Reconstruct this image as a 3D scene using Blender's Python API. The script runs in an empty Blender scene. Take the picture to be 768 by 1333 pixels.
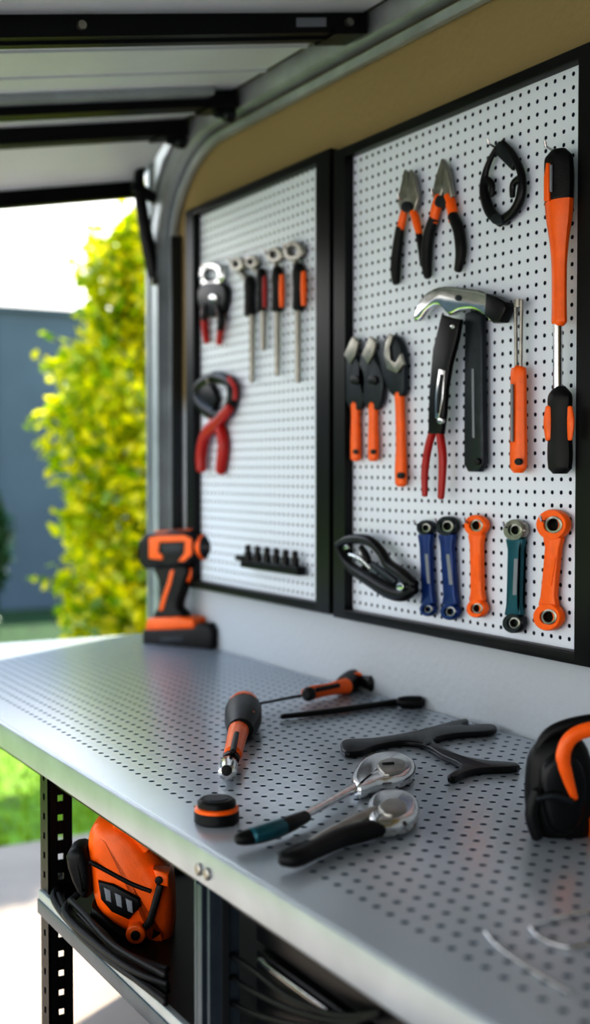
import bpy, math, random
from mathutils import Vector, Matrix, Euler
random.seed(7)
scene=bpy.context.scene
D=1.25
F=1600.0
BZ=0.90
CAM=Vector((-D,0,BZ+0.331*D))
TH=math.atan(913/F); PI_=math.atan(54.5/F)
ROT=Euler((math.radians(90)-PI_,0,-TH),'XYZ')
R=ROT.to_matrix()
FWD=R@Vector((0,0,-1))
VX=Vector((-1,0,0)); VZ=Vector((0,0,1)); VY=Vector((0,1,0))
# ---------- camera
cd=bpy.data.cameras.new('camera'); cam=bpy.data.objects.new('camera',cd)
scene.collection.objects.link(cam); scene.camera=cam
cam.location=CAM; cam.rotation_euler=ROT
cd.sensor_fit='VERTICAL'; cd.sensor_height=36; cd.lens=F/1333*36
cd.dof.use_dof=True; cd.dof.focus_distance=1.68; cd.dof.aperture_fstop=2.4
cd.clip_start=0.05; cd.clip_end=200
# ---------- measuring helpers (survey points on real planes)
class PL:
    def __init__(s,p,n): s.p=Vector(p); s.n=Vector(n).normalized()
    def __call__(s,x,y):
        r=R@Vector((x-384,666.5-y,-F))
        return CAM+r*((s.p-CAM).dot(s.n)/r.dot(s.n))
def WALL(off): return PL((-off,0,0),(-1,0,0))
def BEN(h): return PL((0,0,BZ+h),(0,0,1))
def mpp(p): return (p-CAM).dot(FWD)/F
# ---------- materials
def mat(name,col,rough=0.4,metal=0.0,var=0.0,vs=30,bump=0.0,bs=200,coat=0.0,spec=0.5):
    m=bpy.data.materials.new(name); m.use_nodes=True
    nt=m.node_tree; b=nt.nodes['Principled BSDF']
    b.inputs['Base Color'].default_value=(*col,1); b.inputs['Roughness'].default_value=rough
    b.inputs['Metallic'].default_value=metal; b.inputs['Specular IOR Level'].default_value=spec
    if coat: b.inputs['Coat Weight'].default_value=coat
    tc=nt.nodes.new('ShaderNodeTexCoord')
    if var:
        n=nt.nodes.new('ShaderNodeTexNoise'); n.inputs['Scale'].default_value=vs; n.inputs['Detail'].default_value=4
        nt.links.new(tc.outputs['Object'],n.inputs['Vector'])
        r=nt.nodes.new('ShaderNodeValToRGB')
        r.color_ramp.elements[0].position=0.3; r.color_ramp.elements[1].position=0.7
        r.color_ramp.elements[0].color=(*[c*(1-var) for c in col],1)
        r.color_ramp.elements[1].color=(*[min(1,c*(1+var)) for c in col],1)
        nt.links.new(n.outputs['Fac'],r.inputs['Fac']); nt.links.new(r.outputs['Color'],b.inputs['Base Color'])
    if bump:
        n=nt.nodes.new('ShaderNodeTexNoise'); n.inputs['Scale'].default_value=bs; n.inputs['Detail'].default_value=3
        nt.links.new(tc.outputs['Object'],n.inputs['Vector'])
        bp=nt.nodes.new('ShaderNodeBump'); bp.inputs['Strength'].default_value=bump; bp.inputs['Distance'].default_value=0.002
        nt.links.new(n.outputs['Fac'],bp.inputs['Height']); nt.links.new(bp.outputs['Normal'],b.inputs['Normal'])
    return m
def perforated(name,base,hole,ax,spacing,rad,rough,metal,lim=None,bump=0.5):
    m=mat(name,base,rough,metal); nt=m.node_tree; b=nt.nodes['Principled BSDF']
    g=nt.nodes.new('ShaderNodeNewGeometry'); sp=nt.nodes.new('ShaderNodeSeparateXYZ'); nt.links.new(g.outputs['Position'],sp.inputs[0])
    def M(op,a,bb=None):
        n=nt.nodes.new('ShaderNodeMath'); n.operation=op
        for i,v in enumerate((a,bb)):
            if v is None: continue
            if isinstance(v,(int,float)): n.inputs[i].default_value=v
            else: nt.links.new(v,n.inputs[i])
        return n.outputs[0]
    ds=[]
    for a in ax:
        o=sp.outputs['XYZ'.index(a)]
        f=M('SUBTRACT',M('FRACT',M('MULTIPLY',M('ADD',o,10.0),1/spacing)),0.5)
        ds.append(M('MULTIPLY',f,f))
    dist=M('SQRT',M('ADD',ds[0],ds[1]))
    mask=M('LESS_THAN',dist,rad/spacing)
    if lim is not None:
        mask=M('MULTIPLY',mask,M('GREATER_THAN',sp.outputs[0],lim))
    mx=nt.nodes.new('ShaderNodeMix'); mx.data_type='RGBA'
    nt.links.new(mask,mx.inputs['Factor']); mx.inputs[6].default_value=(*base,1); mx.inputs[7].default_value=(*hole,1)
    nt.links.new(mx.outputs[2],b.inputs['Base Color'])
    if bump:
        bp=nt.nodes.new('ShaderNodeBump'); bp.inputs['Strength'].default_value=bump; bp.inputs['Distance'].default_value=0.001; bp.invert=True
        nt.links.new(mask,bp.inputs['Height']); nt.links.new(bp.outputs['Normal'],b.inputs['Normal'])
    mm=M('MULTIPLY',M('SUBTRACT',1.0,mask),metal); nt.links.new(mm,b.inputs['Metallic'])
    sm=M('MULTIPLY',M('SUBTRACT',1.0,mask),0.5); nt.links.new(sm,b.inputs['Specular IOR Level'])
    return m
OR=mat('orange_plastic',(0.88,0.15,0.008),0.34,0,0.06,60,0.15,300)
BK=mat('black_rubber',(0.006,0.007,0.008),0.45,0,0.2,50,0.25,400,0,.35)
BM=mat('black_metal',(0.010,0.011,0.013),0.33,0.4,0.2,40)
DG=mat('dark_grey_steel',(0.035,0.042,0.05),0.38,0.6,0.15,60)
ST=mat('polished_steel',(0.66,0.66,0.66),0.18,1.0,0.12,60)
SB=mat('brushed_steel',(0.34,0.33,0.30),0.32,0.9,0.15,60,0.1,300)
RD=mat('red_rubber',(0.38,0.012,0.01),0.36,0,0.1,50)
BL=mat('blue_enamel',(0.010,0.040,0.17),0.3,0.2,0.1,50)
TE=mat('teal_enamel',(0.010,0.10,0.13),0.32,0.2,0.1,50)
WS=mat('label_white',(0.55,0.56,0.58),0.5)
GL=mat('grey_print',(0.22,0.24,0.27),0.5)
FRM=mat('frame_black',(0.006,0.006,0.007),0.35,0,0.2,20,0,200,0,.35)
AL=mat('galvanised_steel',(0.44,0.48,0.50),0.36,0.5,0.15,12,0.1,80)
ALD=mat('galvanised_shadow_gap',(0.05,0.055,0.06),0.5,0.5)
DOORM=mat('door_panel_white',(0.64,0.68,0.70),0.4,0,0.03,8,0.2,60)
BEAM=mat('door_beam_black',(0.006,0.007,0.009),0.38,0.3,0.2,20)
POSTM=mat('post_blue_grey',(0.09,0.12,0.15),0.35,0.6,0.15,20)
LIP=mat('bench_edge_aluminium',(0.44,0.48,0.52),0.36,0.6,0.08,15)
PEG=perforated('pegboard_white',(0.70,0.755,0.84),(0.012,0.018,0.035),'YZ',0.0195,0.0032,0.4,0.0)
BTOP=perforated('bench_perforated_steel',(0.54,0.59,0.65),(0.05,0.065,0.09),'XY',0.0235,0.0040,0.27,0.42,lim=-0.63,bump=0.15)
# ---------- mesh builder
def catmull(P,closed,sub=5):
    n=len(P); out=[]
    rng=n if closed else n-1
    for i in range(rng):
        if closed: a,b,c,d=P[i-1],P[i],P[(i+1)%n],P[(i+2)%n]
        else: a,b,c,d=P[max(0,i-1)],P[i],P[i+1],P[min(n-1,i+2)]
        for k in range(sub):
            t=k/sub; o=[]
            for j in range(len(b)):
                o.append(0.5*(2*b[j]+(c[j]-a[j])*t+(2*a[j]-5*b[j]+4*c[j]-d[j])*t*t+(3*b[j]-a[j]-3*c[j]+d[j])*t**3))
            out.append(tuple(o))
    if not closed: out.append(tuple(P[-1]))
    return out
class B:
    def __init__(s,name): s.name=name; s.v=[]; s.f=[]; s.m=[]; s.mats=[]
    def mi(s,m):
        if m not in s.mats: s.mats.append(m)
        return s.mats.index(m)
    def add(s,vs,fs,m):
        o=len(s.v); s.v+= [tuple(v) for v in vs]; k=s.mi(m)
        for f in fs: s.f.append([i+o for i in f]); s.m.append(k)
    def prism(s,pts,n,lo,hi,m,bev=0.002,smooth=0):
        n=Vector(n).normalized(); c=sum(pts,Vector())/len(pts)
        e1=(pts[1]-pts[0]).normalized(); e1=(e1-n*e1.dot(n)).normalized(); e2=n.cross(e1)
        q=[((p-c).dot(e1),(p-c).dot(e2)) for p in pts]
        if smooth: q=catmull(q,True,smooth)
        A=sum(q[i-1][0]*q[i][1]-q[i][0]*q[i-1][1] for i in range(len(q)))
        if A<0: q=q[::-1]
        k=len(q); N=[]
        for i in range(k):
            a=Vector(q[i])-Vector(q[i-1]); b=Vector(q[(i+1)%k])-Vector(q[i])
            if a.length<1e-9: a=b
            if b.length<1e-9: b=a
            a.normalize(); b.normalize()
            na=Vector((-a.y,a.x)); nb=Vector((-b.y,b.x)); h=na+nb
            if h.length<1e-6: h=na
            h.normalize(); N.append(h/max(0.6,h.dot(na)))
        bev=min(bev,(hi-lo)/2*0.98); rings=[]
        S=3
        if bev<=0: rings=[(0,lo),(0,hi)]
        else:
            for j in range(S+1):
                a=j/S*math.pi/2; rings.append((bev*(1-math.sin(a)),lo+bev*(1-math.cos(a))))
            for j in range(S,-1,-1):
                a=j/S*math.pi/2; rings.append((bev*(1-math.sin(a)),hi-bev*(1-math.cos(a))))
        vs=[];fs=[]
        for ins,h in rings:
            for i in range(k):
                x=q[i][0]+N[i].x*ins; y=q[i][1]+N[i].y*ins
                vs.append(c+e1*x+e2*y+n*h)
        for r in range(len(rings)-1):
            for i in range(k):
                j=(i+1)%k; fs.append([r*k+i,r*k+j,(r+1)*k+j,(r+1)*k+i])
        fs.append(list(range(k))[::-1]); fs.append([(len(rings)-1)*k+i for i in range(k)])
        s.add(vs,fs,m)
    def lathe(s,p0,p1,prof,m,seg=24,closed=False):
        p0=Vector(p0);p1=Vector(p1); ax=(p1-p0); a=ax.normalized()
        e1=a.orthogonal().normalized(); e2=a.cross(e1); vs=[];fs=[]
        for t,r in prof:
            for i in range(seg):
                w=2*math.pi*i/seg; vs.append(p0+ax*t+(e1*math.cos(w)+e2*math.sin(w))*r)
        n=len(prof)
        for r in range(n-1 if not closed else n):
            r2=(r+1)%n
            for i in range(seg):
                j=(i+1)%seg; fs.append([r*seg+i,r*seg+j,r2*seg+j,r2*seg+i])
        if not closed:
            fs.append(list(range(seg))[::-1]); fs.append([(n-1)*seg+i for i in range(seg)])
        s.add(vs,fs,m)
    def tube(s,pts,rad,m,seg=14,n=None,k=1.0):
        vs=[];fs=[]; L=len(pts); up=None
        for i in range(L):
            t=(pts[min(L-1,i+1)]-pts[max(0,i-1)])
            if t.length<1e-9: t=Vector((0,0,1))
            t.normalize()
            if n is not None: u=(n-t*n.dot(t)).normalized()
            else:
                if up is None: up=t.orthogonal().normalized()
                u=(up-t*up.dot(t)).normalized(); up=u
            w=t.cross(u)
            for j in range(seg):
                a=2*math.pi*j/seg
                vs.append(pts[i]+(u*math.cos(a)*k+w*math.sin(a))*rad[i])
        for i in range(L-1):
            for j in range(seg):
                j2=(j+1)%seg; fs.append([i*seg+j,i*seg+j2,(i+1)*seg+j2,(i+1)*seg+j])
        fs.append(list(range(seg))[::-1]); fs.append([(L-1)*seg+j for j in range(seg)])
        s.add(vs,fs,m)
    def box(s,a,b,m,bev=0.0):
        x0,x1=sorted((a[0],b[0]));y0,y1=sorted((a[1],b[1]));z0,z1=sorted((a[2],b[2]))
        pts=[Vector((x0,y0,z0)),Vector((x1,y0,z0)),Vector((x1,y1,z0)),Vector((x0,y1,z0))]
        s.prism(pts,VZ,0,z1-z0,m,bev)
    def tp(s,pl,P,m,k=0.8,sub=5,seg=14):
        Q=catmull(P,False,sub) if len(P)>2 else P
        pts=[pl(q[0],q[1]) for q in Q]; rad=[max(0.0004,q[2])*mpp(p) for q,p in zip(Q,pts)]
        d0=(pts[0]-pts[1]).normalized(); d1=(pts[-1]-pts[-2]).normalized()
        r0,r1=rad[0],rad[-1]
        pts=[pts[0]+d0*r0*0.35]+pts+[pts[-1]+d1*r1*0.35]; rad=[r0*0.6]+rad+[r1*0.6]
        s.tube(pts,rad,m,seg,pl.n,k)
    def pp(s,pl,P,m,T=0.010,bev=0.0025,smooth=0,lo=None,hi=None):
        pts=[pl(*p) for p in P]
        if lo is None: lo,hi=-T/2,T/2
        s.prism(pts,pl.n,lo,hi,m,bev,smooth)
    def ring(s,pl,cx,cy,ro,ri,T,m,ry=1.0,seg=28):
        vs=[];fs=[]
        prof=[(ri,-.5),(ro-1,-.5),(ro,-.3),(ro,.3),(ro-1,.5),(ri,.5)]
        for r,h in prof:
            for i in range(seg):
                w=2*math.pi*i/seg; vs.append(pl(cx+r*math.cos(w),cy+r*math.sin(w)*ry)+pl.n*h*T)
        n=len(prof)
        for a in range(n):
            b=(a+1)%n
            for i in range(seg):
                j=(i+1)%seg; fs.append([a*seg+i,a*seg+j,b*seg+j,b*seg+i])
        s.add(vs,fs,m)
    def disc(s,pl,cx,cy,r,T,m,ry=1.0,bev=0.001):
        P=[(cx+r*math.cos(2*math.pi*i/24),cy+r*ry*math.sin(2*math.pi*i/24)) for i in range(24)]
        s.pp(pl,P,m,T,bev)
    def finish(s,ang=35):
        me=bpy.data.meshes.new(s.name); me.from_pydata(s.v,[],s.f)
        for m in s.mats: me.materials.append(m)
        me.polygons.foreach_set('material_index',s.m)
        me.polygons.foreach_set('use_smooth',[True]*len(s.f)); me.update()
        import bmesh
        bm=bmesh.new(); bm.from_mesh(me); bmesh.ops.recalc_face_normals(bm,faces=bm.faces); bm.to_mesh(me); bm.free()
        me.set_sharp_from_angle(angle=math.radians(ang))
        o=bpy.data.objects.new(s.name,me); scene.collection.objects.link(o); return o
# ================= ROOM =================
wallm=mat('wall_paint',(0.5,0.5,0.5),0.75,0,0,1,0.8,70)
nt=wallm.node_tree; g=nt.nodes.new('ShaderNodeNewGeometry'); sp=nt.nodes.new('ShaderNodeSeparateXYZ'); nt.links.new(g.outputs['Position'],sp.inputs[0])
mr=nt.nodes.new('ShaderNodeMapRange'); mr.inputs[1].default_value=1.45; mr.inputs[2].default_value=1.50; nt.links.new(sp.outputs[2],mr.inputs[0])
mx=nt.nodes.new('ShaderNodeMix'); mx.data_type='RGBA'; mx.inputs[6].default_value=(0.47,0.51,0.55,1); mx.inputs[7].default_value=(0.30,0.235,0.12,1)
nt.links.new(mr.outputs[0],mx.inputs['Factor']); nt.links.new(mx.outputs[2],nt.nodes['Principled BSDF'].inputs['Base Color'])
YE=2.93; XW=0.002; XL=-2.1
b=B('wall_right'); b.box((XW,-1.6,0),(0.18,YE,2.45),wallm); b.finish()
b=B('wall_back'); b.box((XL,-1.75,0),(0.18,-1.6,2.45),wallm); b.finish()
b=B('ceiling'); b.box((XL,-1.6,2.45),(0.18,YE+0.12,2.55),mat('ceiling_paint',(0.5,0.5,0.5),0.8,0,0.05,5)); b.finish()
b=B('wall_front'); b.box((XL,YE,2.20),(0.0,YE+0.12,2.45),wallm); b.finish()
conc=mat('concrete',(0.30,0.245,0.205),0.8,0,0.12,3,0.5,60)
b=B('floor'); b.box((-9,-1.8,-0.1),(4,4.2,0),conc); b.finish()
grass=mat('grass',(0.12,0.22,0.010),0.8,0,0.5,9,1.0,60)
b=B('lawn'); b.box((-15,4.2,-0.1),(12,8.4,-0.005),grass)
b.box((-15,8.4,-0.1),(12,14,-0.005),mat('grass_fence_shade',(0.012,0.045,0.008),0.8,0,0.6,9,1.0,60))  # far lawn darkened: shade along the fence put into the grass colour
vs=[];fs=[]
for i in range(9000):
    x=random.uniform(-3.2,1.2); y=4.22+random.random()**1.5*4.2; h=random.uniform(.02,.05); a=random.uniform(0,6.28); w=.006
    o=len(vs); vs+=[(x-w*math.cos(a),y-w*math.sin(a),-.006),(x+w*math.cos(a),y+w*math.sin(a),-.006),(x+random.uniform(-.02,.02),y+random.uniform(-.02,.02),h)]; fs.append([o,o+1,o+2])
b.add(vs,fs,mat('grass_blade',(0.20,0.32,0.012),0.6)); b.finish()
fm=mat('fence_paint',(0.068,0.100,0.130),0.8,0,0.08,2,0.2,20)
b=B('garden_fence'); b.box((-14,11.3,0),(9,11.4,2.80),fm)
for i in range(30): b.box((-14+i*0.8,11.285,0),(-13.97+i*0.8,11.3,2.80),fm)
b.box((-14,11.25,2.80),(9,11.45,2.84),fm); b.finish()
# ---------- foliage
def leaf_mat(name,c1,c2,tr=0.5):
    m=bpy.data.materials.new(name); m.use_nodes=True; nt=m.node_tree; nt.nodes.clear()
    o=nt.nodes.new('ShaderNodeOutputMaterial'); d=nt.nodes.new('ShaderNodeBsdfDiffuse'); t=nt.nodes.new('ShaderNodeBsdfTranslucent'); gl=nt.nodes.new('ShaderNodeBsdfGlossy'); gl.inputs['Roughness'].default_value=.3
    g=nt.nodes.new('ShaderNodeNewGeometry'); r=nt.nodes.new('ShaderNodeValToRGB'); nt.links.new(g.outputs['Random Per Island'],r.inputs[0])
    r.color_ramp.elements[0].color=(*c1,1); r.color_ramp.elements[1].color=(*c2,1)
    nt.links.new(r.outputs[0],d.inputs[0]); nt.links.new(r.outputs[0],t.inputs[0])
    m1=nt.nodes.new('ShaderNodeMixShader'); m1.inputs[0].default_value=tr; nt.links.new(d.outputs[0],m1.inputs[1]); nt.links.new(t.outputs[0],m1.inputs[2])
    m2=nt.nodes.new('ShaderNodeMixShader'); m2.inputs[0].default_value=.04; nt.links.new(m1.outputs[0],m2.inputs[1]); nt.links.new(gl.outputs[0],m2.inputs[2])
    nt.links.new(m2.outputs[0],o.inputs[0]); return m
def leaf(vs,fs,p,s):
    d=Vector((random.gauss(0,1),random.gauss(0,1),random.gauss(-.2,.8))).normalized(); w=d.orthogonal().normalized()
    w=(Matrix.Rotation(random.uniform(0,6.28),3,d)@w); n=d.cross(w)
    o=len(vs)
    vs+= [p,p+d*s*.35+w*s*.3+n*s*.08,p+d*s*.75+w*s*.2+n*s*.05,p+d*s,p+d*s*.75-w*s*.2+n*s*.05,p+d*s*.35-w*s*.3+n*s*.08]
    fs+= [[o,o+1,o+2,o+3],[o,o+3,o+4,o+5]]
def shrub(name,cx,cy,prof,nl,size,m,core,sprigs=0):
    b=B(name); vs=[];fs=[]
    zs=[p[0] for p in prof]
    def rad(z):
        for i in range(len(prof)-1):
            if prof[i][0]<=z<=prof[i+1][0]:
                t=(z-prof[i][0])/(prof[i+1][0]-prof[i][0]); return prof[i][1]*(1-t)+prof[i+1][1]*t
        return 0.02
    for i in range(nl):
        z=random.uniform(zs[0],zs[-1]); a=random.uniform(0,6.283)
        r=rad(z)*(0.55+0.5*random.random()**.6)*(1+.15*math.sin(a*5+z*9)+.12*math.sin(z*17+a*3))
        leaf(vs,fs,Vector((cx+r*math.cos(a),cy+r*math.sin(a),z)),size*random.uniform(.6,1.25))
    bark=mat(name+'_bark',(0.08,0.05,0.03),0.8)
    for i in range(sprigs):
        z=random.uniform(zs[0]+.4,zs[-1]-.05); a=random.uniform(2.2,5.2); r=rad(z)*.95
        p=Vector((cx+r*math.cos(a),cy+r*math.sin(a),z)); d=Vector((math.cos(a),math.sin(a)*.5,random.uniform(0,.7))).normalized()
        L=random.uniform(.08,.22); b.tube([p,p+d*L*.5,p+d*L],[.003,.002,.001],bark,5)
        for k in range(8): leaf(vs,fs,p+d*L*(k+1)/8+Vector((random.uniform(-.015,.015),0,random.uniform(-.015,.015))),size*.8)
    b.add(vs,fs,m)
    for i in range(14):
        a=random.uniform(0,6.28); top=zs[-1]*random.uniform(.7,1.0); P=[]
        for j in range(7):
            z=top*j/6; r=rad(max(z,zs[0]))*.75*(j/6)**.7
            P.append(Vector((cx+r*math.cos(a)+random.uniform(-.02,.02),cy+r*math.sin(a),z)))
        b.tube(P,[.010*(1-j/7)+.002 for j in range(7)],bark,6)
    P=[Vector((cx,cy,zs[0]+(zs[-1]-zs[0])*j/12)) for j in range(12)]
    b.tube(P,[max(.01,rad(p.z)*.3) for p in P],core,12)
    b.finish(80)
SY=4.75; spl=PL((0,SY,0),(0,1,0))
xc=spl(228,600).x
edge=[(262,195),(290,158),(330,130),(380,126),(420,122),(455,104),(485,78),(530,76),(580,88),(640,86),(700,88),(760,98),(825,112),(900,114)]
prof=[]
for y,x in edge[::-1]:
    p=spl(x,y); prof.append((p.z,xc-p.x))
prof=[(0.05,prof[0][1]*.8)]+prof
prof=[(z,r*.93) for z,r in prof]+[(spl(190,235).z,0.05)]
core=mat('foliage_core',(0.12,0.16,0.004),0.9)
shrub('leafy_shrub',xc,SY,prof,13000,0.066,leaf_mat('leaf_yellow_green',(0.16,0.32,0.002),(0.90,0.78,0.006),.62),core,60)
q=PL((0,9.5,0),(0,1,0)); p=q(-34,660)
shrub('dark_garden_bush',p.x,9.5,[(0.02,.08),(.5,.20),(.9,.26),(1.3,.05)],1200,0.10,leaf_mat('leaf_dark',(0.008,0.03,0.012),(0.02,0.07,0.02),.2),mat('dark_core',(0.01,0.02,0.01),.9))
# ---------- overhead garage door
def hp(X): return CAM.z+0.45*D+0.187*X
def slab(b,y0,y1,zoff0,zoff1,x0,x1,t,m,bev=0.0):
    X0,X1=x0+D,x1+D
    vs=[]
    for dz in (0,t):
        vs+=[(x0,y0,hp(X0)+zoff0+dz),(x1,y0,hp(X1)+zoff0+dz),(x1,y1,hp(X1)+zoff1+dz),(x0,y1,hp(X0)+zoff1+dz)]
    b.add(vs,[[3,2,1,0],[4,5,6,7],[0,1,5,4],[1,2,6,5],[2,3,7,6],[3,0,4,7]],m)
b=B('overhead_garage_door'); xl,xr=-2.05,-0.060
YA,YB,YC,YD=1.5*D,1.9*D,2.1*D,2.3*D
edges=[-0.6,0.15,0.85,1.35,YA,YB,YC]
for i in range(len(edges)-1):
    slab(b,edges[i]+.006,edges[i+1]-.006,0.02,0.02,xl,xr,0.035,DOORM)
    for k in (0.33,0.66):
        ym=edges[i]*(1-k)+edges[i+1]*k; slab(b,ym-.006,ym+.006,0.016,0.016,xl,xr,0.005,DOORM)
slab(b,YC+.006,YD,0.02,-0.075,xl,xr,0.035,DOORM)
for yy,w,dz,h in ((YA,.030,-.014,.036),(YB,.024,-.012,.034),(YC,.026,-.014,.036),(YD,.018,-.105,.05),(0.85,.022,-.012,.034)):
    slab(b,yy-w,yy+w,dz,dz,xl,xr+.010,h,BEAM)
slab(b,YA+.031,YA+.060,-.004,-.004,xl,xr-.10,.022,AL)
slab(b,YB-.060,YB-.026,.004,.004,xl,xr-.06,.016,AL)
slab(b,YA-.003,YA+.003,-.018,-.018,xl,xr-.03,.005,DG)
for yy in (YA,YB,YC):
    slab(b,yy-.035,yy+.035,-.018,-.018,xr-.06,xr+.006,.012,BM)
X=xr-.11
vs=[(X-.025,YA-.0305,hp(X-.025+D)-.004),(X+.035,YA-.0305,hp(X+.035+D)-.004),(X+.035,YA-.0305,hp(X+.035+D)+.012),(X-.025,YA-.0305,hp(X-.025+D)+.012)]
b.add(vs,[[0,1,2,3]],GL)
for X in (xr-.03,xr-.52):
    p=Vector((X,YA-.03,hp(X+D)+.002)); b.lathe(p,p+Vector((0,-.008,0)),[(0,.008),(1,.007)],SB,10)
for y_ in (YB,YC,YD-.05):
    p=Vector((xr-.03,y_,hp(xr-.03+D)-.02)); b.lathe(p,p+Vector((.045,0,0)),[(0,.010),(.4,.010),(.5,.016),(.9,.016),(1,.012)],DG,14)
b.finish()
b=B('door_lift_arm'); pl=PL((0,YD-.06,0),(0,1,0))
b.tp(pl,[(186,200,5),(181,235,7),(185,275,8),(192,315,9),(198,345,9),(201,368,7)],BM,1)
b.tp(pl,[(174,242,8),(190,252,8),(206,262,6)],BM,1)
b.tp(pl,[(206,262,3),(211,290,4),(208,318,4)],BM,1)
b.disc(PL((0,YD-.075,0),(0,-1,0)),201,366,5,.01,SB)
b.finish()
# ---------- tracks
def sweep(b,path,prof,m):
    vs=[];fs=[];k=len(prof)
    for i,p in enumerate(path):
        t=(path[min(i+1,len(path)-1)]-path[max(i-1,0)]).normalized(); nrm=Vector((1,0,0)).cross(t).normalized()
        for a,c in prof: vs.append(p+Vector((a,0,0))+nrm*c)
    for i in range(len(path)-1):
        for j in range(k):
            j2=(j+1)%k; fs.append([i*k+j,i*k+j2,(i+1)*k+j2,(i+1)*k+j])
    fs.append(list(range(k))[::-1]); fs.append([(len(path)-1)*k+j for j in range(k)]); b.add(vs,fs,m)
def trackpath(ytop,yv,zt,zv,z0):
    P=[Vector((0,-0.8,zt)),Vector((0,ytop,zt))]
    for i in range(1,13):
        a=i/12*math.pi/2; P.append(Vector((0,ytop+(yv-ytop)*math.sin(a),zv+(zt-zv)*math.cos(a))))
    P.append(Vector((0,yv,z0))); return P
Z0=BZ+.004
b=B('garage_door_track')
path=[p+Vector((-.026,0,0)) for p in trackpath(2.50,2.815,2.105,1.86,Z0)]
C=[(-.016,-.02),(.022,-.02),(.022,.022),(.018,.022),(.018,-.014),(-.011,-.014),(-.011,.022),(-.016,.022)]
sweep(b,path,C,AL)
path2=[p+Vector((-.026,0,0)) for p in trackpath(2.50,2.885,2.165,1.86,Z0)]
sweep(b,path2,[(-.008,-.010),(.022,-.010),(.022,.0),(-.008,.0)],AL)
path3=[p+Vector((-.010,0,0)) for p in trackpath(2.50,2.778,2.065,1.85,Z0)]
sweep(b,path3,[(-.006,-.008),(.007,-.008),(.007,.010),(-.006,.010)],AL)
b.finish()
b=B('door_jamb')
b.box((-.026,2.745,Z0),(-.001,2.755,1.88),ALD,.002); b.box((-.006,2.765,Z0),(-.001,2.93,2.19),AL)
b.box((-.016,2.910,Z0),(-.001,2.932,2.19),AL,.003)
for z in (1.0,1.3,1.6,1.85):
    b.lathe((-.008,2.85,z),(-.018,2.85,z),[(0,.008),(1,.006)],BM,10)
b.finish()
# ================= PEGBOARDS =================
def pegboard(name,L,Rr,top,bot,iL,iR,ft):
    pl=WALL(.03); y1=pl(*L).y; y0=pl(*Rr).y; zt=pl(*top).z; zb=pl(*bot).z
    yi1=pl(*iL).y; yi0=pl(*iR).y
    b=B(name)
    b.box((-.012,y0+.01,zb+.01),(-.001,y1-.01,zt-.01),PEG)
    b.box((-.03,yi1,zb),(-.001,y1,zt),FRM,.002); b.box((-.03,y0,zb),(-.001,yi0,zt),FRM,.002)
    b.box((-.03,yi0,zt-ft),(-.001,yi1,zt),FRM,.002); b.box((-.03,yi0,zb),(-.001,yi1,zb+ft),FRM,.002)
    b.finish()
pegboard('pegboard',(434,500),(770,500),(437,196),(433,803),(449,500),(750,500),.018)
pegboard('pegboard',(242,500),(429,500),(243,274),(245,764),(252,500),(411,500),.018)
# ================= WALL TOOLS =================
W=WALL(.024); W2=WALL(.030); W3=WALL(.038)
b=B('needle_nose_pliers')
b.pp(W,[(528,221),(524,240),(519,262),(524,278),(534,276),(533,225)],SB,.008)
b.pp(W,[(535,221),(541,228),(546,258),(540,280),(530,278),(533,245)],SB,.008)
b.disc(W,533,270,7,.014,DG)
b.tp(W,[(528,268,5),(524,285,6),(521,300,6)],OR); b.tp(W,[(521,296,7),(517,325,8),(515,350,8),(516,368,6)],BK)
b.tp(W,[(535,268,5),(541,285,6),(546,305,5)],OR); b.tp(W,[(545,303,5),(548,325,4.5),(550,345,4)],BK)
b.finish()
b=B('combination_pliers')
b.pp(W,[(577,207),(569,232),(564,256),(574,266),(580,240)],SB,.009)
b.pp(W,[(578,207),(586,222),(591,256),(582,266),(576,240)],SB,.009)
b.disc(W,578,263,8,.016,DG)
b.tp(W,[(573,256,8),(568,270,8),(564,290,7)],OR); b.tp(W,[(583,256,8),(588,270,8),(590,288,7)],OR)
b.tp(W,[(565,284,8),(557,310,8.5),(555,338,8.5),(557,360,6)],BK)
b.tp(W,[(589,280,8),(597,300,8.5),(600,328,8.5),(596,352,6)],BK)
b.finish()
b=B('hose_clamp_pliers')
b.tp(W,[(651,186,3),(641,202,4),(632,225,5),(630,250,7),(638,275,8),(651,288,7)],BM)
b.tp(W,[(654,184,3),(668,202,5),(679,228,6),(678,255,7),(668,276,7),(650,289,7)],BM)
b.pp(W,[(646,200),(660,214),(668,222),(672,212),(656,186),(650,186)],DG,.008)
b.tp(W,[(630,232,5),(640,240,5),(640,255,4)],BM); b.tp(W,[(676,232,5),(668,240,5),(667,256,4)],BM)
b.disc(W,652,286,7,.02,DG)
b.finish()
b=B('long_shaft_screwdriver')
b.tp(W3,[(727,202,20),(727,208,23),(728,230,24),(728,262,23)],BK,.6)
b.tp(W3,[(728,262,23.5),(728,285,21),(728,312,16),(728,345,12.5),(728,390,12),(728,420,12.5)],OR,.6)
b.pp(WALL(.054),[(709,232),(712,212),(716,212),(716,262),(709,262)],OR,.006)
b.pp(WALL(.055),[(716,214),(719,214),(719,250),(716,250)],GL,.004)
b.lathe(W3(726,420),W3(726,510),[(0,.0068),(1,.0068)],ST)
b.tp(W3,[(729,508,14),(729,518,20),(729,545,18.5),(729,590,20.5),(729,610,19)],BK,.6)
b.tp(WALL(.049),[(714,530,5),(713,550,7),(714,572,5)],OR,.6); b.tp(WALL(.046),[(742,530,4),(743,550,6),(742,572,4)],OR,.6)
b.finish()
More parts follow.
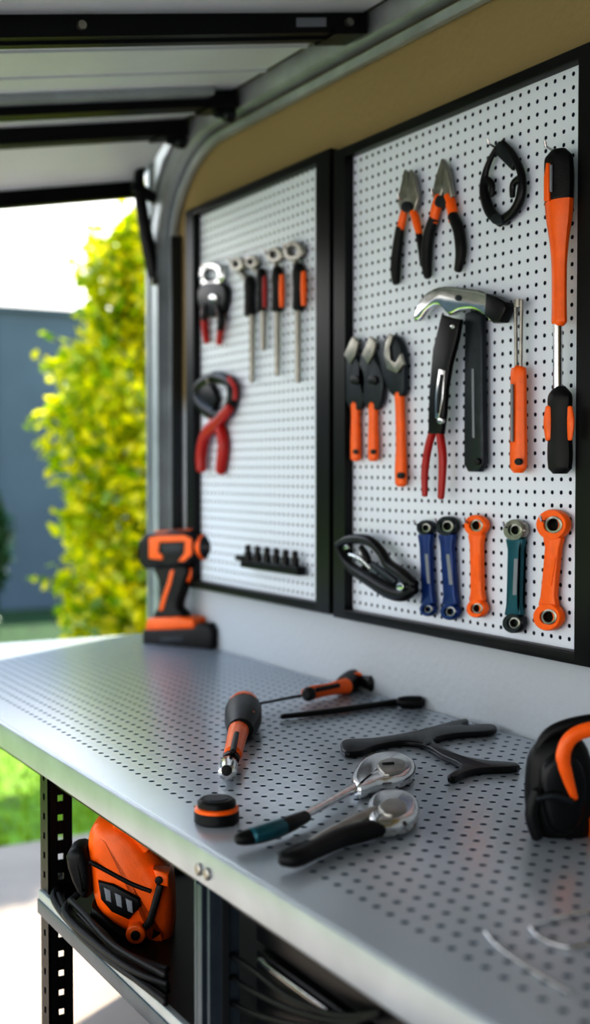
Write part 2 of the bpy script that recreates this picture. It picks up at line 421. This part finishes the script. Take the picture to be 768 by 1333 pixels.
def gjp(name,dx,dy):
    b=B(name)
    b.pp(W,[(x+dx,y+dy) for x,y in [(448,502),(446,480),(451,458),(460,440),(468,447),(465,462),(474,478),(478,495),(473,530),(456,530)]],DG,.010,.003,3)
    b.pp(WALL(.029),[(x+dx,y+dy) for x,y in [(449,462),(460,438),(468,446),(464,462),(457,474)]],SB,.006,.001)
    b.disc(WALL(.030),463+dx,495+dy,6,.006,BM)
    b.tp(W,[(463+dx,526+dy,8.5),(463+dx,545+dy,8),(463+dx,575+dy,9),(463+dx,597+dy,9)],OR,.7)
    b.disc(WALL(.034),463+dx,588+dy,3,.004,BK)
    b.finish()
gjp('groove_joint_pliers',0,0); gjp('groove_joint_pliers',23,0)
b=B('adjustable_wrench')
b.pp(W,[(497,468),(501,446),(508,436),(520,440),(528,462),(529,490),(527,514),(513,514),(502,492)],DG,.012,.003,3)
b.pp(WALL(.031),[(501,462),(503,446),(508,435),(513,438),(508,452),(510,468),(516,472),(523,460),(527,474),(518,486),(505,480)],SB,.006,.001)
b.tp(W,[(520,512,8.5),(521,535,8),(522,580,8.5),(522,612,10),(522,630,9.5)],OR,.7)
b.disc(WALL(.034),522,619,4,.006,BK)
b.finish()
b=B('claw_hammer')
b.pp(W,[(608,408),(620,404),(630,410),(631,440),(632,560),(633,604),(627,614),(612,614),(607,605),(607,540)],DG,.012,.004)
b.pp(WALL(.033),[(541,415),(547,395),(560,380),(580,373),(612,376),(642,384),(642,418),(634,412),(620,404),(602,405),(588,411),(574,398),(560,404),(550,417)],ST,.014,.006,3)
b.pp(WALL(.033),[(638,382),(652,387),(663,394),(665,402),(657,420),(647,421),(636,410)],BM,.020,.004)
b.disc(WALL(.034),620,601,4.5,.003,BK); b.disc(WALL(.040),597,388,4,.004,DG)
b.pp(WALL(.0305),[(614,480),(617,480),(618,570),(615,570)],GL,.001,.0)
b.finish()
b=B('long_reach_pliers')
b.pp(WALL(.040),[(577,410),(590,414),(601,416),(597,440),(588,475),(583,505),(581,535),(577,565),(560,565),(560,540),(562,500),(566,455)],BM,.010,.003)
b.pp(WALL(.046),[(572,480),(580,482),(577,520),(572,545),(567,545),(567,515)],ST,.003,.001)
b.pp(WALL(.0475),[(574,487),(577,488),(574,515),(571,538),(569,538),(570,515)],BM,.003,.0)
b.disc(WALL(.046),574,548,4,.005,ST); b.disc(WALL(.046),590,425,3,.005,ST)
b.tp(W3,[(564,560,6),(557,585,6),(553,615,5.5),(553,645,4.5)],RD,.8)
b.tp(W3,[(572,560,6),(576,590,6.5),(576,615,6),(574,648,5)],RD,.8)
b.finish()
b=B('nut_driver')
for x in (671,679): b.lathe(W2(x,390),W2(x-(x-675)*.3,480),[(0,.0028),(1,.0028)],SB,12)
b.lathe(W2(675,390),W2(675,400),[(0,.006),(1,.006)],SB,12)
b.tp(W2,[(675,479,9),(675,484,13),(675,530,13.5),(675,598,14.5),(675,611,13)],OR,.6)
b.disc(WALL(.042),675,601,4.5,.004,BK)
b.pp(WALL(.0425),[(665,500),(668,500),(668,575),(665,575)],GL,.002,.0)
b.finish()
def wrench(name,t,bt,hw,m,tm=None,bm_=None):
    b=B(name); tm=tm or m; bm_=bm_ or m
    b.ring(W,t[0],t[1],t[2],t[2]*.5,.012,tm); b.ring(W,bt[0],bt[1],bt[2],bt[2]*.5,.012,bm_)
    b.disc(WALL(.019),t[0],t[1],t[2]*.7,.004,BM); b.disc(WALL(.019),bt[0],bt[1],bt[2]*.7,.004,BM)
    b.ring(WALL(.030),t[0],t[1],t[2]*.56,t[2]*.40,.003,SB); b.ring(WALL(.030),bt[0],bt[1],bt[2]*.56,bt[2]*.40,.003,SB)
    y0=t[1]+t[2]*.8; y1=bt[1]-bt[2]*.8; h=hw
    b.pp(W,[(t[0]-h*1.25,y0),(t[0]+h*1.25,y0),(t[0]+h,y0+14),(bt[0]+h,y1-12),(bt[0]+h*1.2,y1),(bt[0]-h*1.2,y1),(bt[0]-h,y1-12),(t[0]-h,y0+14)],m,.011,.003,2)
    b.pp(WALL(.0298),[(t[0]-h*.3,y0+26),(t[0]+h*.3,y0+26),(bt[0]+h*.3,y1-26),(bt[0]-h*.3,y1-26)],GL if m is not OR else m,.001,0)
    b.finish()
wrench('combination_wrench',(555,687,10),(558,793,9),6.5,BL,DG)
wrench('combination_wrench',(583,685,13),(587,796,11),7.5,BL,DG)
wrench('combination_wrench',(621,684,14),(622,792,12),7,OR)
wrench('combination_wrench',(672,690,14),(670,811,13),8.5,TE,SB,DG)
wrench('combination_wrench',(721,683,20),(715,803,18),9,OR)
b=B('spring_clamp')
Q=WALL(.045)
b.tp(Q,[(438,710,4),(455,702,6),(480,704,7),(496,718,7),(506,735,8),(524,748,9),(540,762,7)],BM,.9)
b.tp(Q,[(440,712,4),(448,728,6),(462,742,8),(485,756,10),(505,768,11),(525,774,9),(540,766,7)],BM,.9)
b.tp(WALL(.04),[(470,712,4),(478,730,6),(470,748,4)],BK,.9)
b.tp(Q,[(485,735,5),(498,745,6),(515,757,5)],DG,.6)
b.tp(Q,[(455,722,2.5),(470,728,3),(482,740,3)],ST,.8)
b.disc(WALL(.056),522,764,5,.006,ST); b.disc(WALL(.056),452,712,3,.006,ST)
b.tp(WALL(.022),[(470,715,4),(475,735,4)],ST,1)
b.finish()
def hook(b,x,y): 
    p=WALL(.012)(x,y); b.tube([p+Vector((-.0005,0,0)),p+Vector((-.014,0,0)),p+Vector((-.024,0,.003)),p+Vector((-.026,0,.01))],[.002]*4,ST,8)
b=B('peg_hooks')
for x,y in [(534,262),(578,256),(652,192),(727,196),(588,392),(675,404),(555,684),(583,682),(621,681),(672,687),(721,680),(311,342),(332,342),(359,331),(384,325),(275,350),(283,500)]: hook(b,x,y)
b.finish()
# ---- left board tools
b=B('locking_pliers')
b.ring(W,276,358,17,10,.010,ST,.95)
b.pp(W,[(262,375),(275,368),(294,372),(296,392),(288,410),(270,412),(261,395)],BM,.014,.003,3)
b.disc(WALL(.033),278,388,5,.006,ST)
b.tp(W,[(268,400,6),(266,420,6),(269,445,5)],RD); b.tp(W,[(286,400,7),(288,420,6),(285,447,5)],RD)
b.tp(W2,[(268,398,5),(265,415,5)],BM); b.tp(W2,[(284,398,5),(288,415,6),(286,428,5)],BM); b.finish()
b=B('slip_joint_pliers')
b.tp(W,[(280,490,7),(262,500,8),(257,515,9),(266,530,10),(280,540,9)],BM); b.tp(W,[(280,490,7),(298,497,8),(303,512,9),(300,528,9),(288,542,9)],BM)
b.pp(W,[(258,505),(275,500),(284,520),(276,535),(262,528)],BM,.012,.003,2)
b.tp(W2,[(298,492,4),(306,505,4),(306,520,4)],RD)
b.tp(W2,[(300,530,7),(285,548,9),(268,565,9),(262,590,9),(262,612,8)],RD)
b.tp(W,[(272,535,7),(284,552,9),(291,575,9),(289,600,9),(287,614,8)],RD)
b.disc(WALL(.036),281,541,6,.008,DG); b.finish()
def rdrv(name,cx,cy,ro,hx,y0,y1,r,s0,s1,accent,sx):
    b=B(name)
    b.ring(W,cx,cy,ro,ro*.5,.012,SB)
    b.tp(W,[(cx,cy+ro*.8,4),(hx,y0+6,5)],SB)
    b.tp(W,[(hx,y0,r*.8),(hx,y0+10,r),(hx,(y0+y1)/2,r*.9),(hx,y1-4,r)],BK)
    if accent: b.tp(W2,[(hx+r*.6,y0+8,r*.4),(hx+r*.6,(y0+y1)/2,r*.5),(hx+r*.6,y1-8,r*.4)],accent)
    b.tp(W,[(sx,y1-3,4.2),(sx+ (s1-s0)*0,s1,3.6)],SB,1)
    b.finish()
rdrv('ratcheting_screwdriver',310,344,9,325,362,413,9,413,497,None,328)
rdrv('ratcheting_screwdriver',329,341,8,340,352,408,7.5,408,455,RD,343)
rdrv('ratcheting_screwdriver',359,332,10,361,350,407,9.5,407,488,OR,361)
rdrv('ratcheting_screwdriver',383,327,13,389,346,405,10.5,405,497,OR,388)
b=B('socket_rail')
b.pp(WALL(.03),[(318,728),(392,738),(393,749),(318,738)],BM,.02,.002)
for i in range(6):
    x=323+i*12.2; y=731+i*1.6
    b.lathe(WALL(.03)(x,y),WALL(.03)(x,y-22),[(0,.009),(.55,.009),(.6,.006),(.95,.006),(1,.004)],BM,12)
b.pp(WALL(.03),[(311,722),(321,724),(321,731),(311,729)],BM,.02,.002)
b.finish()
# ================= WORKBENCH =================
XF=-(1-.462)*D; YF=2.315*D; YN=0.12
b=B('workbench')
pts=[Vector((XF,YN,0)),Vector((-.002,YN,0)),Vector((-.002,YF,0)),Vector((XF,YF,0))]
b.prism(pts,VZ,BZ-.022,BZ,BTOP,.003)
b.box((XF-.003,YN,BZ-.043),(XF+.012,YF,BZ-.0015),LIP,.003)
b.box((XF,YF-.012,BZ-.043),(-.002,YF+.003,BZ-.0015),LIP,.003)
b.box((XF+.02,YN,BZ-.062),(XF+.05,YF-.02,BZ-.022),BM)
lp=PL((XF,0,0),(-1,0,0))
for x,y in ((263,1131),(274,1137)):
    p=lp(x,y); p.x=XF-.003; b.lathe(p+Vector((.003,0,0)),p+Vector((-.004,0,0)),[(0,.007),(.8,.007),(1,.005)],SB,12)
ZS=.66; yl=1.43*D; yp=.99*D
def angle_leg(x,y,sx,sy,zt):
    w=.038;t=.003
    for ax in (0,1):
        for a0,a1 in ((0,.015),(.024,.038)):
            if ax==0: b.box((x+sx*a0,y,0),(x+sx*a1,y+sy*t,zt),BEAM)
            else: b.box((x,y+sy*a0,0),(x+sx*t,y+sy*a1,zt),BEAM)
        z=0.01
        while z<zt-.02:
            if ax==0: b.box((x+sx*.014,y,z),(x+sx*.025,y+sy*t,z+.020),BEAM)
            else: b.box((x,y+sy*.014,z),(x+sx*t,y+sy*.025,z+.020),BEAM)
            z+=.030
angle_leg(XF+.012,yl,1,1,BZ-.043)
angle_leg(XF+.012,YF-.06,1,1,BZ-.043); angle_leg(-.02,YF-.06,-1,1,BZ-.043)
angle_leg(-.02,yl,-1,1,BZ-.043); angle_leg(XF+.012,YN+.02,1,1,BZ-.043); angle_leg(-.02,YN+.02,-1,1,BZ-.043)
b.box((XF+.008,yp-.02,0),(XF+.045,yp-.014,BZ-.04),POSTM,.001); b.box((XF+.008,yp+.014,0),(XF+.045,yp+.02,BZ-.04),POSTM,.001)
b.box((XF+.014,yp-.014,0),(XF+.045,yp+.014,BZ-.04),POSTM); b.box((XF+.022,yp-.024,0),(XF+.03,yp-.02,BZ-.05),ALD)
b.box((XF+.004,yp-.008,0),(XF+.014,yp+.004,BZ-.05),POSTM,.001)
b.box((XF+.014,yp+.02,ZS-.012),(-.03,yl+.035,ZS),BM)
b.box((XF+.006,yp+.02,ZS-.026),(XF+.016,yl+.03,ZS+.010),AL,.002)
b.box((XF+.004,yp+.02,ZS-.026),(XF+.007,yl+.03,ZS-.004),POSTM,.001)
b.box((XF+.014,yl+.025,ZS-.03),(-.03,yl+.035,ZS+.01),POSTM,.002)
b.finish()
# tool chest under bench
b=B('tool_chest'); x0=XF+.06
b.box((x0+.01,YN+.1,.06),(-.06,yp-.03,BZ-.07),BM,.004)
for z0,z1 in ((.79,.828),(.60,.782),(.44,.59),(.25,.43),(.08,.24)):
    b.box((x0-.006,YN+.12,z0),(x0+.012,yp-.045,z1),BM,.003)
    if z1<.8: b.box((x0-.014,YN+.14,z1-.010),(x0-.004,yp-.06,z1-.003),ST,.002)
for yy in (YN+.2,yp-.1):
    b.lathe((x0+.06,yy,.03),(x0+.09,yy,.03),[(0,.03),(1,.03)],BK); b.lathe((-.12,yy,.03),(-.09,yy,.03),[(0,.03),(1,.03)],BK)
b.finish()
# orange shop vacuum on the shelf
base=PL((0,0,ZS),(0,0,1))(168,1226)
vn=Vector((-FWD.x,-FWD.y,0)).normalized(); V=PL(base,vn)
b=B('portable_shop_vacuum')
b.pp(V,[(113,1133),(111,1100),(120,1078),(146,1069),(168,1075),(190,1096),(208,1126),(221,1150),(221,1236),(190,1232),(150,1212),(122,1185)],OR,lo=-.09,hi=.0,bev=.026,smooth=3)
b.pp(V,[(128,1146),(148,1150),(182,1168),(184,1178),(168,1196),(146,1186),(132,1170)],BM,lo=-.02,hi=.005,bev=.003)
for i in range(3):
    x=136+i*14; y=1153+i*7
    b.pp(V,[(x,y),(x+9,y+4),(x+10,y+20),(x+3,y+17)],GL,lo=.003,hi=.007,bev=.001)
b.tp(PL(base+vn*.0,vn),[(117,1122,3),(136,1132,3),(170,1150,3),(196,1160,3)],BK,.8)
b.tp(PL(base-vn*.004,vn),[(150,1074,5),(172,1084,6),(192,1106,6)],OR,1)
b.pp(V,[(200,1128),(221,1134),(221,1152),(206,1148)],OR,lo=-.02,hi=.012,bev=.004)
b.pp(V,[(205,1148),(214,1150),(200,1200),(185,1215),(178,1212),(192,1195)],BK,lo=-.02,hi=.010,bev=.003)
b.disc(V,208,1142,5,.03,BK); b.disc(V,178,1212,13,.03,OR,1,.003); b.disc(V,178,1212,6,.036,BK)
b.pp(V,[(84,1118),(95,1106),(110,1108),(117,1130),(118,1165),(106,1172),(92,1150)],BK,lo=-.06,hi=-.0,bev=.012,smooth=2)
b.pp(V,[(118,1180),(150,1208),(190,1230),(219,1233),(219,1246),(186,1243),(146,1224),(116,1196)],BK,lo=-.09,hi=-.004,bev=.006)
b.finish()
b=B('coiled_power_cable')
for i,P in enumerate([[(88,1130),(74,1150),(80,1180),(110,1210),(150,1240),(218,1290)],[(80,1150),(70,1170),(95,1205),(140,1245),(216,1306)],[(100,1165),(84,1188),(120,1225),(170,1262),(218,1282)],[(92,1172),(110,1190),(150,1232),(216,1270)],[(95,1150),(80,1165),(90,1195),(130,1228),(216,1275)],[(76,1165),(100,1212),(150,1256),(216,1300)],[(104,1190),(130,1216),(160,1240),(218,1262)]]):
    h=.010+.008*(i%4); pl=PL((0,0,ZS+h),(0,0,1)); b.tp(pl,[(x,y,4.5) for x,y in P],BK,1,6,10)
hp2=PL((XF+.036,0,0),(-1,0,0))
for P in ([(290,1236),(330,1262),(380,1300),(440,1322),(495,1318)],[(288,1262),(330,1290),(390,1318),(450,1330),(490,1322)],[(292,1300),(340,1322),(400,1336),(470,1334)]):
    b.tp(hp2,[(x,y,4.5) for x,y in P],BK,1,6,10)
b.finish()
# ================= BENCH TOOLS =================
def Z(h): return BEN(h)
bc=BEN(0)(243,838); bc.x-=.012
dn=Vector((-.866,-.5,0)).normalized()
DP=PL(bc,dn); b=B('cordless_drill')
def dp(P,m,w,bev,sm=0,sh=0): b.pp(DP,P,m,lo=-w+sh,hi=w+sh,bev=bev,smooth=sm)
def dside(P,m,w,t=.0015):
    b.pp(PL(bc+dn*w,dn),P,m,lo=-t,hi=t,bev=.0008)
dp([(200,811),(203,803),(240,801),(262,804),(264,817),(200,820)],OR,.034,.006)
dp([(197,818),(262,816),(268,810),(282,810),(288,818),(288,840),(282,846),(200,848),(197,842)],BK,.037,.006)
dside([(208,830),(240,828),(240,835),(208,837)],DG,.037)
dp([(206,735),(248,735),(246,755),(240,775),(236,790),(246,803),(204,805),(210,790),(214,765),(208,748)],BK,.018,.008,2)
dside([(222,742),(227,742),(223,760),(217,778),(212,795),(207,795),(211,778),(218,758)],OR,.018)
dp([(246,737),(254,740),(252,752),(246,760),(243,752)],OR,.009,.004)
dp([(188,704),(198,694),(224,692),(224,738),(196,740),(189,732)],BK,.031,.012)
dp([(214,694),(230,690),(256,690),(264,698),(264,726),(254,736),(214,738)],BK,.031,.012)
dside([(194,700),(206,697),(240,696),(250,701),(250,722),(240,731),(232,731),(240,720),(241,705),(208,706),(206,718),(212,723),(212,729),(194,727)],OR,.031)
dside([(212,709),(236,708),(235,719),(212,720)],DG,.031,.0008)
dp([(204,691),(252,688),(254,692),(206,695)],OR,.012,.002)
p0=DP(262,712);p1=DP(309,711)
b.lathe(p0,p1,[(0,.028),(.06,.0305),(.14,.0305)],OR,20)
b.lathe(p0+(p1-p0)*.14,p1,[(0,.029),(.15,.029),(.25,.026),(.36,.026),(.40,.021),(.60,.021),(.8,.013),(.82,.005),(1,.004)],BM,20)
b.finish()
b=B('orange_screwdriver'); Q=Z(.016)
b.tp(Z(.012),[(337,916,1.6),(400,904,1.8)],DG,1)
b.tp(Q,[(398,903,8),(408,901,9.5),(430,897,9),(450,893,12)],OR,.9)
b.tp(Q,[(446,893,12),(458,885,14),(475,884,15),(491,890,14)],BK,.9)
b.tp(Z(.028),[(448,882,4),(460,878,5),(470,878,4)],OR,.6)
b.tp(Z(.024),[(412,898,3.5),(440,892,3.5)],BK,.8); b.tp(Z(.02),[(400,904,9),(404,903,9)],BK,1)
b.finish()
b=B('stubby_screwdriver'); Q=Z(.022)
b.tp(Q,[(318,916,19),(317,921,22)],OR,.9); b.tp(Q,[(317,924,24),(316,938,24),(313,950,17)],BK,.9)
b.tp(Z(.038),[(328,928,5),(318,926,7),(305,928,5)],OR,.5)
b.tp(Q,[(312,946,14),(307,965,12.5),(303,982,12)],OR,.9); b.tp(Z(.032),[(308,955,4),(303,978,4)],BK,.8)
b.tp(Z(.018),[(303,980,12),(300,990,11)],BK,.9); b.tp(Z(.016),[(299,990,10),(297,998,13),(296,1006,12)],ST,.9)
p=Z(.016)(295,1008); b.disc(PL(p+Vector((-.006,-.010,0)),(-.45,-.85,.2)),295,1003,7,.004,BK)
b.finish()
b=B('magnetic_pickup_rod')
b.tp(Z(.006),[(367,933,3.5),(430,926,4.5),(480,919,4.5),(516,914,5)],BK,.9); b.tp(Z(.010),[(519,914,7),(530,914,9),(548,914,9)],BK,.9)
b.finish()
b=B('open_jaw_pipe_tool')
b.pp(Z(.0),[(443,976),(452,970),(480,969),(515,964),(548,957),(578,949),(604,943),(610,946),(602,951),(638,950),(647,955),(634,960),(592,963),(564,970),(578,981),(602,992),(640,999),(671,1001),(673,1007),(628,1009),(606,1014),(592,1021),(582,1018),(600,1004),(574,990),(550,976),(520,973),(488,979),(470,986),(449,987)],BM,lo=.001,hi=.010,bev=.003,smooth=3)
b.disc(Z(.010),556,966,5,.003,DG,.7)
b.finish()
b=B('ratchet_wrench')
b.tp(Z(.014),[(309,1092,9),(322,1090,12),(350,1083,13),(378,1072,12),(397,1063,9)],BK,.85)
b.tp(Z(.0155),[(328,1088,12),(350,1082,13.4),(366,1076,12.6)],TE,.85)
b.tp(Z(.014),[(395,1062,6),(430,1043,6.5),(465,1024,7.5),(490,1012,10)],ST,.9)
b.pp(Z(.014),[(458,1012),(470,994),(492,985),(522,985),(540,995),(538,1008),(518,1018),(492,1022),(470,1030),(458,1024)],ST,lo=-.012,hi=.008,bev=.008,smooth=3)
b.pp(Z(.022),[(490,997),(505,990),(524,992),(530,999),(520,1007),(500,1010)],SB,lo=-.002,hi=.004,bev=.003,smooth=3)
b.tp(Z(.026),[(498,995,3),(512,994,3)],DG,.8)
b.finish()
b=B('angled_ratchet')
b.tp(Z(.013),[(366,1118,10),(385,1117,14),(410,1106,14),(440,1092,15),(475,1082,15),(508,1075,12)],BK,.85)
b.tp(Z(.018),[(366,1112,6),(385,1104,8),(410,1098,8)],DG,.7)
b.tp(Z(.018),[(408,1096,7),(430,1084,9),(465,1068,11),(488,1058,12)],SB,.7)
b.pp(Z(.014),[(476,1066),(480,1046),(498,1036),(528,1037),(545,1048),(544,1064),(528,1076),(500,1080),(482,1080)],ST,lo=-.012,hi=.010,bev=.009,smooth=3)
b.pp(Z(.024),[(492,1052),(505,1043),(524,1044),(530,1054),(520,1062),(500,1062)],SB,lo=-.003,hi=.004,bev=.003,smooth=3)
b.finish()
b=B('tape_roll')
c=BEN(0)(282,1070); r=.0265
b.lathe(c,c+VZ*.014,[(0,r-.003),(.15,r),(.9,r),(1,r-.001)],BK,36); b.lathe(c+VZ*.014,c+VZ*.019,[(0,r-.0005),(.7,r-.0005),(1,r-.003)],OR,36)
b.lathe(c+VZ*.018,c+VZ*.028,[(0,r-.004),(.7,r-.004),(1,r-.007)],BK,36); b.lathe(c+VZ*.027,c+VZ*.029,[(0,r-.012),(1,r-.013)],DG,36)
b.finish()
# ear defenders
b=B('ear_defenders')
c=BEN(0)(735,1085); e=PL(c,vn)
b.pp(e,[(684,1010),(690,978),(712,958),(745,955),(765,975),(772,1020),(770,1070),(755,1098),(725,1102),(696,1085),(684,1050)],BK,lo=-.02,hi=.02,bev=.018,smooth=3)
b.pp(e,[(696,1012),(704,985),(725,972),(748,985),(756,1020),(750,1060),(730,1078),(706,1065)],BM,lo=.016,hi=.032,bev=.008,smooth=3)
b.tp(PL(c+vn*.03,vn),[(748,1040,6),(738,1010,9),(733,985,10),(742,962,10),(765,950,10),(800,948,10),(840,965,10),(862,1000,9),(866,1040,6)],OR,.6)
b.tp(PL(c+vn*.005,vn),[(700,975,6),(715,955,8),(745,943,9),(790,938,9),(840,950,8)],BK,1)
b.tp(PL(c+vn*.03,vn),[(700,1030,8),(692,1060,9),(700,1090,8)],BK,.8)
b.pp(e,[(836,1010),(850,980),(880,978),(900,1010),(900,1070),(880,1100),(850,1100),(836,1060)],BK,lo=-.02,hi=.02,bev=.018,smooth=3)
b.pp(e,[(762,1060),(785,1050),(800,1070),(795,1098),(765,1100)],OR,lo=-.01,hi=.022,bev=.006)
b.tp(PL(c+vn*.036,vn),[(700,1040,4),(722,1036,5),(745,1044,4)],DG,.8)
b.finish()
b=B('bent_steel_wire')
b.tp(Z(.003),[(690,1208,2.4),(720,1196,2.4),(768,1186,2.4),(800,1184,2.4)],ST,1); b.tp(Z(.003),[(690,1208,2.4),(705,1222,2.4),(740,1233,2.4),(790,1225,2.4)],ST,1)
b.tp(Z(.003),[(632,1214,2.4),(648,1232,2.4),(690,1262,2.4),(740,1292,2.4)],ST,1)
b.finish()
# ================= LIGHT =================
w=bpy.data.worlds.new('world'); scene.world=w; w.use_nodes=True; nt=w.node_tree; bg=nt.nodes['Background']
tc=nt.nodes.new('ShaderNodeTexCoord'); sp=nt.nodes.new('ShaderNodeSeparateXYZ'); nt.links.new(tc.outputs['Generated'],sp.inputs[0])
rp=nt.nodes.new('ShaderNodeValToRGB'); nt.links.new(sp.outputs[2],rp.inputs[0])
rp.color_ramp.elements[0].color=(1,.97,.93,1); rp.color_ramp.elements[0].position=0.15
rp.color_ramp.elements[1].color=(.50,.70,1,1); rp.color_ramp.elements[1].position=0.75
nt.links.new(rp.outputs[0],bg.inputs[0]); bg.inputs[1].default_value=2.3
sd=bpy.data.lights.new('sun','SUN'); sd.energy=9; sd.angle=math.radians(2); sd.color=(1,.93,.78)
so=bpy.data.objects.new('sun',sd); scene.collection.objects.link(so)
so.rotation_euler=Vector((.85,.53,1.43)).to_track_quat('Z','Y').to_euler()
scene.view_settings.view_transform='Standard'
for lk in ('High Contrast','Medium High Contrast','None'):
    try:
        scene.view_settings.look=lk; break
    except Exception as ex: print('look',lk,'unavailable')
print('LOOK',scene.view_settings.look)
scene.view_settings.exposure=0.05
